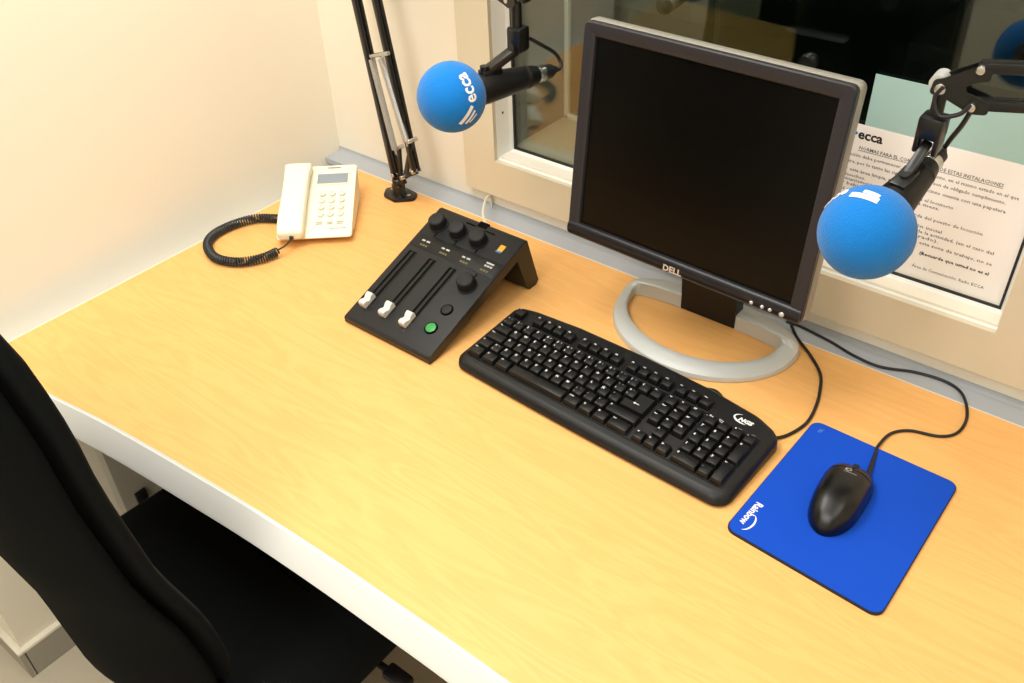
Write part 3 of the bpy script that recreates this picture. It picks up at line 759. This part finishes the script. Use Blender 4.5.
def microphone(label, c, axis, length, rest, ball=53):
    c = Vector(c); ax = Vector(axis).normalized()
    t = thing('microphone', label, 'microphone', c, 0, None)
    b = MB(); b.lathe([(30, 17), (40, 21.5), (56, 22), (length*0.62, 17.5), (length*0.66, 17), (length*0.665, 16), (length*0.69, 16), (length*0.695, 16.5), (length*0.78, 13.5), (length*0.8, 12)], axis=ax, n=32)
    b.build('mic_body', M['black'], t)
    k = MB(); k.sphere((0, 0, 0), ball, u=64, v=40); ws = k.build('foam_windscreen', M['foam'], t)
    k = MB(); k.lathe([(length*0.79, 11), (length*0.79+1, 12), (length*0.86, 12), (length*0.87, 11)], axis=ax, n=28); k.build('connector_ring', M['chrome'], t)
    k = MB(); k.lathe([(length*0.865, 10.5), (length*0.94, 10), (length*0.96, 7.5), (length, 4.2)], axis=ax, n=24); k.build('connector', M['cable'], t)
    k = MB(); k.tube([Vector(p)-c for p in rest], 2.8, n=10, smooth=8); k.build('cable', M['cable'], t)
    return t, ws, c
R_ = 48.3
m1c = (-97.5, 13, 365)
m1, ws, c0 = microphone('blue foam ball microphone nearer the left wall, left of the monitor', m1c, (39, 145, -7), 183,
    [(-49, 188, 356), (-48, 194, 356), (-49, 200, 361), (-54, 200, 369), (-56, 190, 381), (-61, 165, 399), (-56, 135, 417), (-55, 120, 421)], 47.5)
k = MB(); wf = sphwarp((0, 0, 0), R_, (0.83, -0.185, 0.53), (0.65-0.947, 0.05, 0.50))
k.text('ecca', 28, None, bold=0.022, align='CENTER', sub=3, warp=lambda p: wf(Vector((p.x+1, p.y-8, 0))), width=0.84)
sphbar(k, (0, 0, 0), R_, (0.734, -0.526, -0.43), (0.973, -0.224, 0.061), 5.4)
sphbar(k, (0, 0, 0), R_, (0.81, -0.375, -0.455), (0.985, -0.141, -0.096), 3.8)
sphbar(k, (0, 0, 0), R_, (0.862, -0.262, -0.45), (0.972, -0.065, -0.225), 2.7)
wf2 = sphwarp((0, 0, 0), R_, (-0.9, -0.1, 0.3), (0.2, 0, 1))
k.build('logo', M['white'], ws)
m2c = (480, 29, 347)
m2, ws2, c0 = microphone('blue foam ball microphone in front of the notice, right of the monitor', m2c, (18, 113, 37), 150,
    [(500, 164, 392), (503, 168, 396), (509, 160, 412), (520, 142, 438), (529, 124, 466)], 50.5)
R_ = 51.2
k = MB()
sphbar(k, (0, 0, 0), R_, (-0.423, -0.237, 0.875), (0.174, -0.307, 0.936), 7.5)
sphbar(k, (0, 0, 0), R_, (-0.202, -0.127, 0.972), (0.146, -0.184, 0.974), 5.5)
k.build('logo_stripes', M['white'], ws2); k = MB()
wf = sphwarp((0, 0, 0), R_, (-0.72, -0.06, 0.66), (-0.6, -0.1, -0.7))
k.text('ecca', 23, None, bold=0.03, align='LEFT', sub=3, warp=lambda p: wf(Vector((p.x-14, p.y-4, 0))), width=0.85)
k.build('logo', M['white'], ws2); k = MB()
wf3 = sphwarp((0, 0, 0), R_, (0.99, 0.22, -0.02), (0.05, 0, 1))
k.text('ecca', 23, None, bold=0.03, align='CENTER', sub=3, warp=lambda p: wf3(Vector((p.x, p.y-6, 0))), width=0.85)
k.build('logo', M['white'], ws2)

def flat_bar(mb, a, b_, side, wd, th, mi=0, bev=1.0):
    """bar from a to b_, wd measured along 'side', th across"""
    a = Vector(a); b_ = Vector(b_); d = b_-a
    T = XF((a+b_)/2, d, side); mb.box((0, 0, 0), (d.length, wd, th), bev=bev, mi=mi, T=T)
# --- arm of the left microphone
B1 = Vector((-455, 225, 0))
a1 = thing('boom_stand', 'black sprung microphone boom standing on the desk behind the telephone', 'microphone stand', B1)
k = MB(); k.prism(rpoly([(-39, 3), (-8, 25), (28, 22), (38, 2), (10, -25), (-23, -21)], [10]*6, 4), 0, 7, bev=1.5)
for x, y in ((-22, 3), (22, 4)): k.cyl((x, y, 7), (x, y, 8.2), 3.4, n=12, mi=1)
k.build('base_plate', [M['blackm'], M['chrome']], a1)
k = MB(); k.lathe([(6, 15), (9, 13), (26, 13), (27, 11), (38, 11), (40, 9)], n=24); k.build('post', M['blackm'], a1)
pl = Vector((0.98, -0.2, 0)); pn = Vector((0.2, 0.98, 0))
Lb = Vector((-461, 226, 34))-B1; Lt = Vector((-511-21, 236+3, 361+92))-B1
Rb = Vector((-387, 210, 80))-B1; Rt = Vector((-451-18, 223+3, 378+90))-B1
Lb2 = Lb+Vector((2, 0, 8))
for s in (-4.6, 4.6):
    for nm, p0, p1, wd in (('lower_bar', Lb2, Lt, 13), ('lower_bar', Rb, Rt, 11)):
        k = MB(); flat_bar(k, p0+pn*s, p1+pn*s, pl, wd, 7, bev=2); k.build(nm, M['blackm'], a1)
# hinge plates, pins, springs
k = MB()
flat_bar(k, Lb+Vector((-2, 0, -2)), Rb+Vector((4, -1, 2)), Vector((0, 0, 1)), 9, 5, bev=1)
flat_bar(k, Lb+Vector((18, -3, 10)), Vector((-437, 221, 110))-B1, pl, 11, 6, bev=2); flat_bar(k, Lb+Vector((34, -6, 18)), Vector((-389, 211, 142))-B1, pl, 11, 6, bev=2)
flat_bar(k, Lb+Vector((-4, 0, -6)), Lb+Vector((30, -6, 14)), Vector((0, 0, 1)), 20, 7, bev=2)
k.build('hinge_plate', M['blackm'], a1)
for p in (Lb+Vector((2, 0, 12)), Rb+Vector((0, 0, 2)), Lb+Vector((34, -7, 20)), Vector((-437, 221, 110))-B1, Vector((-389, 211, 142))-B1):
    k = MB(); k.cyl(p-pn*10, p+pn*10, 4.4, n=14, bev=0.8); k.build('hinge_pin', M['chrome'], a1)
sa0 = Vector((-437, 221, 108))-B1; sa1 = Vector((-486, 231, 268))-B1
sb0 = Vector((-389, 211, 140))-B1; sb1 = Vector((-446, 222, 280))-B1
def spring_(name, p0, p1, r, parent):
    k = MB(); d = p1-p0; n_ = int(d.length/2.6); pts = []
    u = d.normalized().orthogonal().normalized(); v = d.normalized().cross(u)
    for i in range(n_*8+1):
        a = 2*PI*i/8; pts.append(p0+d*(i/(n_*8))+(u*math.cos(a)+v*math.sin(a))*r)
    k.tube(pts, 1.25, n=5); k.cyl(p0-d.normalized()*8, p0+d.normalized()*3, 1.6, n=8); k.cyl(p1-d.normalized()*3, p1+d.normalized()*6, 1.6, n=8)
    k.build(name, M['spring'], parent)
spring_('spring', sa0-pn*9, sa1-pn*9+Vector((6, 0, 0)), 5.0, a1); spring_('spring', sb0-pn*9+Vector((-5, 0, 0)), sb1-pn*9+Vector((0, 0, 0)), 5.0, a1)
k = MB(); cA = Vector((-474, 229, 275))-B1; cB = Vector((-424, 219, 296))-B1
k.cyl(cA-pl*4-pn*10, cB+pl*4-pn*10, 4, n=14, bev=0.8); k.build('spring_crossbar', M['chrome'], a1)
# elbow and upper arm up to the microphone joint
J1 = Vector((-62, 112, 478))-B1; El = (Lt+Rt)/2+Vector((4, 0, 20))
k = MB()
for s in (-14, 14): k.prism(rpoly([(-40, -30), (40, -24), (48, 20), (0, 40), (-46, 16)], [10]*5, 4), -1.5, 1.5, T=Matrix.Translation(El+pn*s) @ Matrix((pl, Vector((0, 0, 1)), -pn)).transposed().to_4x4())
k.cyl(El-pn*18, El+pn*18, 9, n=18); k.build('elbow_bracket', M['blackm'], a1)
dJ = (J1-El)
for zoff in (4, 34):
    for s in (-8, 8):
        k = MB(); flat_bar(k, El+Vector((10, 0, zoff-10))+pn*s, J1+Vector((-12, 0, zoff))+pn*s, Vector((0, 0, 1)), 11, 8, bev=2); k.build('upper_bar', M['blackm'], a1)
k = MB()
for s in (-13, 13): k.prism(rpoly([(-34, 0), (4, -10), (18, -4), (16, 10), (-20, 46), (-34, 44)], [5]*6, 3), -1.5, 1.5, T=Matrix.Translation(J1+pn*s) @ Matrix((pl, Vector((0, 0, 1)), -pn)).transposed().to_4x4())
for p in (J1, J1+Vector((-14, 2, 4)), J1+Vector((-14, 2, 34))): k.cyl(p-pn*16, p+pn*16, 4, n=14, mi=1)
k.build('head_bracket', [M['blackm'], M['chrome']], a1)
k = MB(); k.cyl(J1+Vector((2, 0, -6)), Vector((-58, 110, 434))-B1, 7.5, n=18); k.build('head_post', M['blackm'], a1)
k = MB(); kn = Vector((-56, 110, 425))-B1; k.box(kn, (24, 24, 34), bev=4)
k.cyl(kn+Vector((0, 0, -10))-pn*14, kn+Vector((0, 0, -10))+pn*14, 7, n=16); k.build('swivel_knuckle', M['blackm'], a1)
k = MB(); axv = Vector((39, 145, -7)).normalized(); cl = Vector(m1c)+axv*66-B1+Vector((0, 0, 20))
flat_bar(k, kn+Vector((0, 0, -12)), cl+Vector((-2, -2, 4)), Vector((0.95, -0.3, 0)), 16, 12, bev=3)
flat_bar(k, cl-axv*16+Vector((0, 0, 2)), cl+axv*16+Vector((0, 0, 2)), Vector((0.95, -0.3, 0)), 16, 8, bev=2); k.cyl(cl-axv*10+Vector((0, 0, 4)), cl-axv*10+Vector((0, 0, 12)), 6, n=14)
k.build('mic_clamp', M['blackm'], a1)

# --- arm of the right microphone (its base stands on the desk outside the picture)
B2 = Vector((985, 190, 0))
a2 = thing('boom_stand', 'black microphone boom reaching in from the right across the notice', 'microphone stand', B2)
k = MB(); k.prism(rpoly([(-34, 3), (-6, 22), (24, 20), (33, 2), (8, -22), (-20, -18)], [9]*6, 4), 0, 7, bev=1.5); k.build('base_plate', M['blackm'], a2)
k = MB(); k.lathe([(6, 15), (9, 13), (26, 13), (27, 11), (50, 11), (52, 9)], n=24); k.build('post', M['blackm'], a2)
q = Vector((1, 0.06, 0)).normalized(); qn = Vector((-0.06, 1, 0)).normalized(); Zv = Vector((0, 0, 1))
H2 = Vector((495, 124, 482))-B2
P1 = Vector((528, 124, 509))-B2; P2 = Vector((529, 124, 470))-B2
E2 = Vector((962, 155, 575))-B2
for s in (-4.6, 4.6):
    k = MB(); flat_bar(k, P1+qn*s-q*4, E2+Vector((0, 0, -2))+qn*s, Zv, 11, 7, bev=2); k.build('upper_bar', M['blackm'], a2)
    k = MB(); flat_bar(k, P2+qn*s-q*4, E2+Vector((2, 0, -34))+qn*s, Zv, 11, 7, bev=2); k.build('upper_bar', M['blackm'], a2)
    k = MB(); flat_bar(k, Vector((4, 0, 40))+qn*s, E2+Vector((6, 0, -20))+qn*s, q, 13, 8, bev=2); k.build('lower_bar', M['blackm'], a2)
    k = MB(); flat_bar(k, Vector((40, 0, 50))+qn*s, E2+Vector((42, 0, 0))+qn*s, q, 13, 8, bev=2); k.build('lower_bar', M['blackm'], a2)
k = MB(); T = Matrix.Translation(E2) @ Matrix((q, Zv, -qn)).transposed().to_4x4()
for s in (-14, 14): k.prism(rpoly([(-20, -44), (50, -30), (56, 12), (0, 20), (-22, 6)], [9]*5, 4), s-1.5, s+1.5, T=T)
k.build('elbow_bracket', M['blackm'], a2)
k = MB(); T = Matrix.Translation(H2) @ Matrix((q, Zv, -qn)).transposed().to_4x4()
for s in (-9, 9):
    k.prism(rpoly([(-10, -7), (6, -9), (34, -20), (50, -18), (50, -6), (30, 0), (18, 2), (30, 12), (44, 17), (44, 29), (28, 28), (2, 12), (-8, 8)], [4]*13, 3), s-1.5, s+1.5, T=T)
k.build('head_bracket', M['blackm'], a2)
for p, r in ((H2, 6), (P1, 4.6), (P2, 4.6)):
    k = MB(); k.cyl(p-qn*13, p+qn*13, r, n=20, bev=1.2); k.build('hinge_pin', M['chrome'], a2)
k = MB(); k.lathe([(-11, 8), (-11, 9), (11, 9), (11, 8)], a=H2+Vector((-4, 2, 4)), axis=qn, n=24); k.build('tension_knob', M['silver'], a2)
k = MB(); F2 = Vector((496, 122, 434))-B2; k.cyl(H2, F2+Vector((0, 0, 12)), 7, n=18); k.build('head_post', M['blackm'], a2)
k = MB()
k.box(F2+Vector((0, 0, 4)), (27, 26, 26), bev=4)
for s in (-1, 1): k.box(F2+Vector((s*10, 0, -12)), (6, 24, 26), bev=2.5)
k.build('swivel_knuckle', M['blackm'], a2)
k = MB(); ax2 = Vector((18, 113, 37)).normalized(); up2 = (Zv-ax2*ax2.z).normalized(); cl = Vector(m2c)+ax2*72+up2*19-B2
flat_bar(k, F2+Vector((0, 0, -14)), cl+up2*4, q, 11, 8, bev=2.5)
flat_bar(k, cl-ax2*18+up2*2, cl+ax2*14+up2*2, q, 18, 8, bev=2)
k.build('mic_clamp', M['blackm'], a2)
k = MB(); k.cyl(cl-ax2*2+up2*5, cl-ax2*2+up2*9, 5.5, n=16); k.build('clamp_screw', M['knobtop'], a2)
k = MB(); k.tube([P2+Vector((0, -12, 4)), P2+Vector((-8, -14, -8)), P2+Vector((-26, -14, -14)), P2+Vector((-36, -12, 2)), P2+Vector((-30, -12, 16))], 2.4, n=8, smooth=8); k.build('cable_loop', M['cable'], a2)

# ------------------------------------------------------------------ office chair
CX = -185
ch = thing('office_chair', 'black fabric office chair with a tall backrest pushed up to the desk', 'chair', (CX, -450, FL))
CS = (CX, -450, FL)
FRT = [(-340, -572), (-270, -572), (-190, -574), (-150, -577), (-50, -592), (75, -626), (166, -638), (235, -646), (300, -648), (345, -652), (390, -657), (432, -666), (480, -676), (540, -690)]
def lerp_tab(T_, z):
    for (a, ya), (b_, yb) in zip(T_, T_[1:]):
        if z <= b_: return ya+(yb-ya)*max(0, (z-a))/(b_-a)
    return T_[-1][1]
def halfw(s):   # s 0..1 bottom to top
    return 175+35*math.sin(min(1, s/0.6)*PI/2)-18*max(0, (s-0.7)/0.3)**2
def back_rings(z0, z1, fy, thick, wadd, bulge, n=30, m=40, ends=3.0, ridges=0):
    rings = []
    for i in range(n+1):
        s = -1+2*i/n; sz = math.sin(s*PI/2); z = (z0+z1)/2+(z1-z0)/2*sz
        kx = (1-abs(sz)**5)**0.5 if abs(sz) < 1 else 0.0
        kx = max(kx, 0.03); S01 = (sz+1)/2; hw = (halfw(S01)+wadd)*(0.62+0.38*kx)
        tt = thick*max(kx, 0.12)
        rg = []
        for k in range(m):
            a = 2*PI*k/m; ca = math.copysign(abs(math.cos(a))**0.6, math.cos(a)); sa = math.copysign(abs(math.sin(a))**0.7, math.sin(a))
            x = hw*ca; f = 1-(x/hw)**2
            y = lerp_tab(FRT, z)+fy-14*f + (tt/2)*sa - ((bulge(z) if callable(bulge) else bulge)*f*kx if sa < 0 else 0)
            if ridges and sa < -0.2:
                y -= ridges*(math.exp(-((ca+0.55)/0.10)**2)+0.8*math.exp(-((ca+0.2)/0.08)**2))*(1-S01*0.6)
            rg.append((CX+x, y, z))
        rings.append(rg)
    return rings
bk = MB(); bk.loft(back_rings(-262, 520, -3, 34, 0, 0)); bko = bk.build('backrest', M['fabric'], ch, shift=CS, angle=80)
sh = MB(); sh.loft(back_rings(-330, 512, -29, 20, -3, lambda z: 62-30*max(0.0, min(1.0, (z+180)/300)), ridges=8)); sh.build('backrest_shell', M['shell'], ch, shift=CS, angle=80)
st = MB(); rings = []
def seat_ring(ins, z):
    pts = rpoly([(CX-272+ins, -606+ins), (CX+256-ins, -606+ins), (CX+250-ins, -190-ins), (CX-250+ins, -190-ins)], [60, 60, 80, 80], 8)
    return [(x, y, z-(14 if y < -560 and False else 0)) for x, y in pts]
st.loft([seat_ring(24, -330), seat_ring(8, -326), seat_ring(0, -310), seat_ring(0, -285), seat_ring(6, -268), seat_ring(20, -259), seat_ring(60, -256), seat_ring(140, -258)])
st.build('seat', M['fabric'], ch, shift=CS, angle=80)
k = MB(); k.box((CX, -430, -345), (220, 260, 36), bev=8); k.build('seat_mechanism', M['black'], ch, shift=CS)
k = MB(); k.loft([[(CX+x, y, z) for x, y, z in r] for r in ([(-35, -560, -362), (35, -560, -362), (35, -560, -346), (-35, -560, -346)], [(-35, -630, -350), (35, -630, -350), (35, -615, -330), (-35, -615, -330)], [(-35, -642, -180), (35, -642, -180), (35, -626, -180), (-35, -626, -180)], [(-30, -646, -60), (30, -646, -60), (30, -632, -60), (-30, -632, -60)])])
k.build('back_bracket', M['black'], ch, shift=CS)
k = MB(); k.cyl((CX+60, -398, -340), (CX+262, -398, -332), 6, n=14); k.box((CX+280, -398, -330), (46, 26, 16), bev=6); k.build('tilt_lever', M['black'], ch, shift=CS)
k = MB(); k.lathe([(0, 28), (200, 28), (201, 18), (290, 18)], a=(CX, -450, FL+75), n=28); k.build('gas_column', M['blackm'], ch, shift=CS)
for i in range(5):
    a = 2*PI*i/5+0.3; d = Vector((math.cos(a), math.sin(a), 0)); sd = Vector((-d.y, d.x, 0)); O = Vector((CX, -450, FL))
    k = MB(); k.loft([[O+d*r+sd*w_*sx+Vector((0, 0, z+h_*sz)) for sx, sz in ((-1, -1), (1, -1), (1, 1), (-1, 1))] for r, w_, h_, z in ((15, 28, 18, 95), (180, 21, 14, 86), (305, 16, 10, 74))])
    lg_ = k.build('base_leg', M['black'], ch, shift=CS)
    k = MB(); p = O+d*292
    for s in (-12, 12): k.cyl(p+sd*(s-7)+Vector((0, 0, 27)), p+sd*(s+7)+Vector((0, 0, 27)), 27, n=28, bev=3)
    k.cyl(p+Vector((0, 0, 27)), p+Vector((0, 0, 72)), 6, n=12); k.build('castor', M['black'], lg_, shift=CS)

# ------------------------------------------------------------------ ceiling lamps and light
def ceiling_lamp(x, y, sx, sy, watts, colr, label, yaw=0):
    t = thing('ceiling_light', label, 'ceiling light', (x, y, 1760))
    k = MB()
    for s in (-1, 1): k.box((s*(sx/2+10), 0, -15), (20, sy+40, 30), bev=3); k.box((0, s*(sy/2+10), -15), (sx, 20, 30), bev=3)
    k.box((0, 0, -3), (sx, sy, 6)); k.build('housing', M['lampw'], t)
    l = bpy.data.lights.new('lamp', 'AREA'); l.shape = 'RECTANGLE'; l.size = sx/1000; l.size_y = sy/1000; l.energy = watts; l.color = colr
    o = bpy.data.objects.new('lamp', l); COL.objects.link(o); o.parent = t; o.location = (0, 0, -0.032)
WARM = (1.0, 0.985, 0.96)
ceiling_lamp(-250, -420, 600, 1200, 27, WARM, 'long ceiling light above the left half of the desk')
ceiling_lamp(950, -500, 600, 1200, 9, WARM, 'long ceiling light above the right half of the desk')
ceiling_lamp(300, -1800, 600, 1200, 26, WARM, 'long ceiling light over the floor behind the chair')

wd = bpy.data.worlds.new('World'); SC.world = wd; wd.use_nodes = True
wd.node_tree.nodes['Background'].inputs[0].default_value = (0.8, 0.85, 1, 1); wd.node_tree.nodes['Background'].inputs[1].default_value = 0.05

# ------------------------------------------------------------------ camera
cam = bpy.data.cameras.new('camera'); co = bpy.data.objects.new('camera', cam); COL.objects.link(co); SC.camera = co
cam.sensor_fit = 'HORIZONTAL'; cam.sensor_width = 36; cam.lens = 924.135/1024*36; cam.clip_start = 0.02
yaw, pit, rol = rad(-40.01), rad(38.02), rad(-2.34)
fw = Vector((math.sin(yaw)*math.cos(pit), math.cos(yaw)*math.cos(pit), -math.sin(pit)))
rt = Vector((math.cos(yaw), -math.sin(yaw), 0)); up = rt.cross(fw)
r2 = math.cos(rol)*rt+math.sin(rol)*up; u2 = -math.sin(rol)*rt+math.cos(rol)*up
co.matrix_world = Matrix.Translation((0.727205, -0.862475, 0.876569+DZ)) @ Matrix((r2, u2, -fw)).transposed().to_4x4()

SC.view_settings.view_transform = 'Standard'; SC.view_settings.look = 'None'; SC.view_settings.gamma = 1
SC.view_settings.use_curve_mapping = False; SC.view_settings.exposure = -0.15
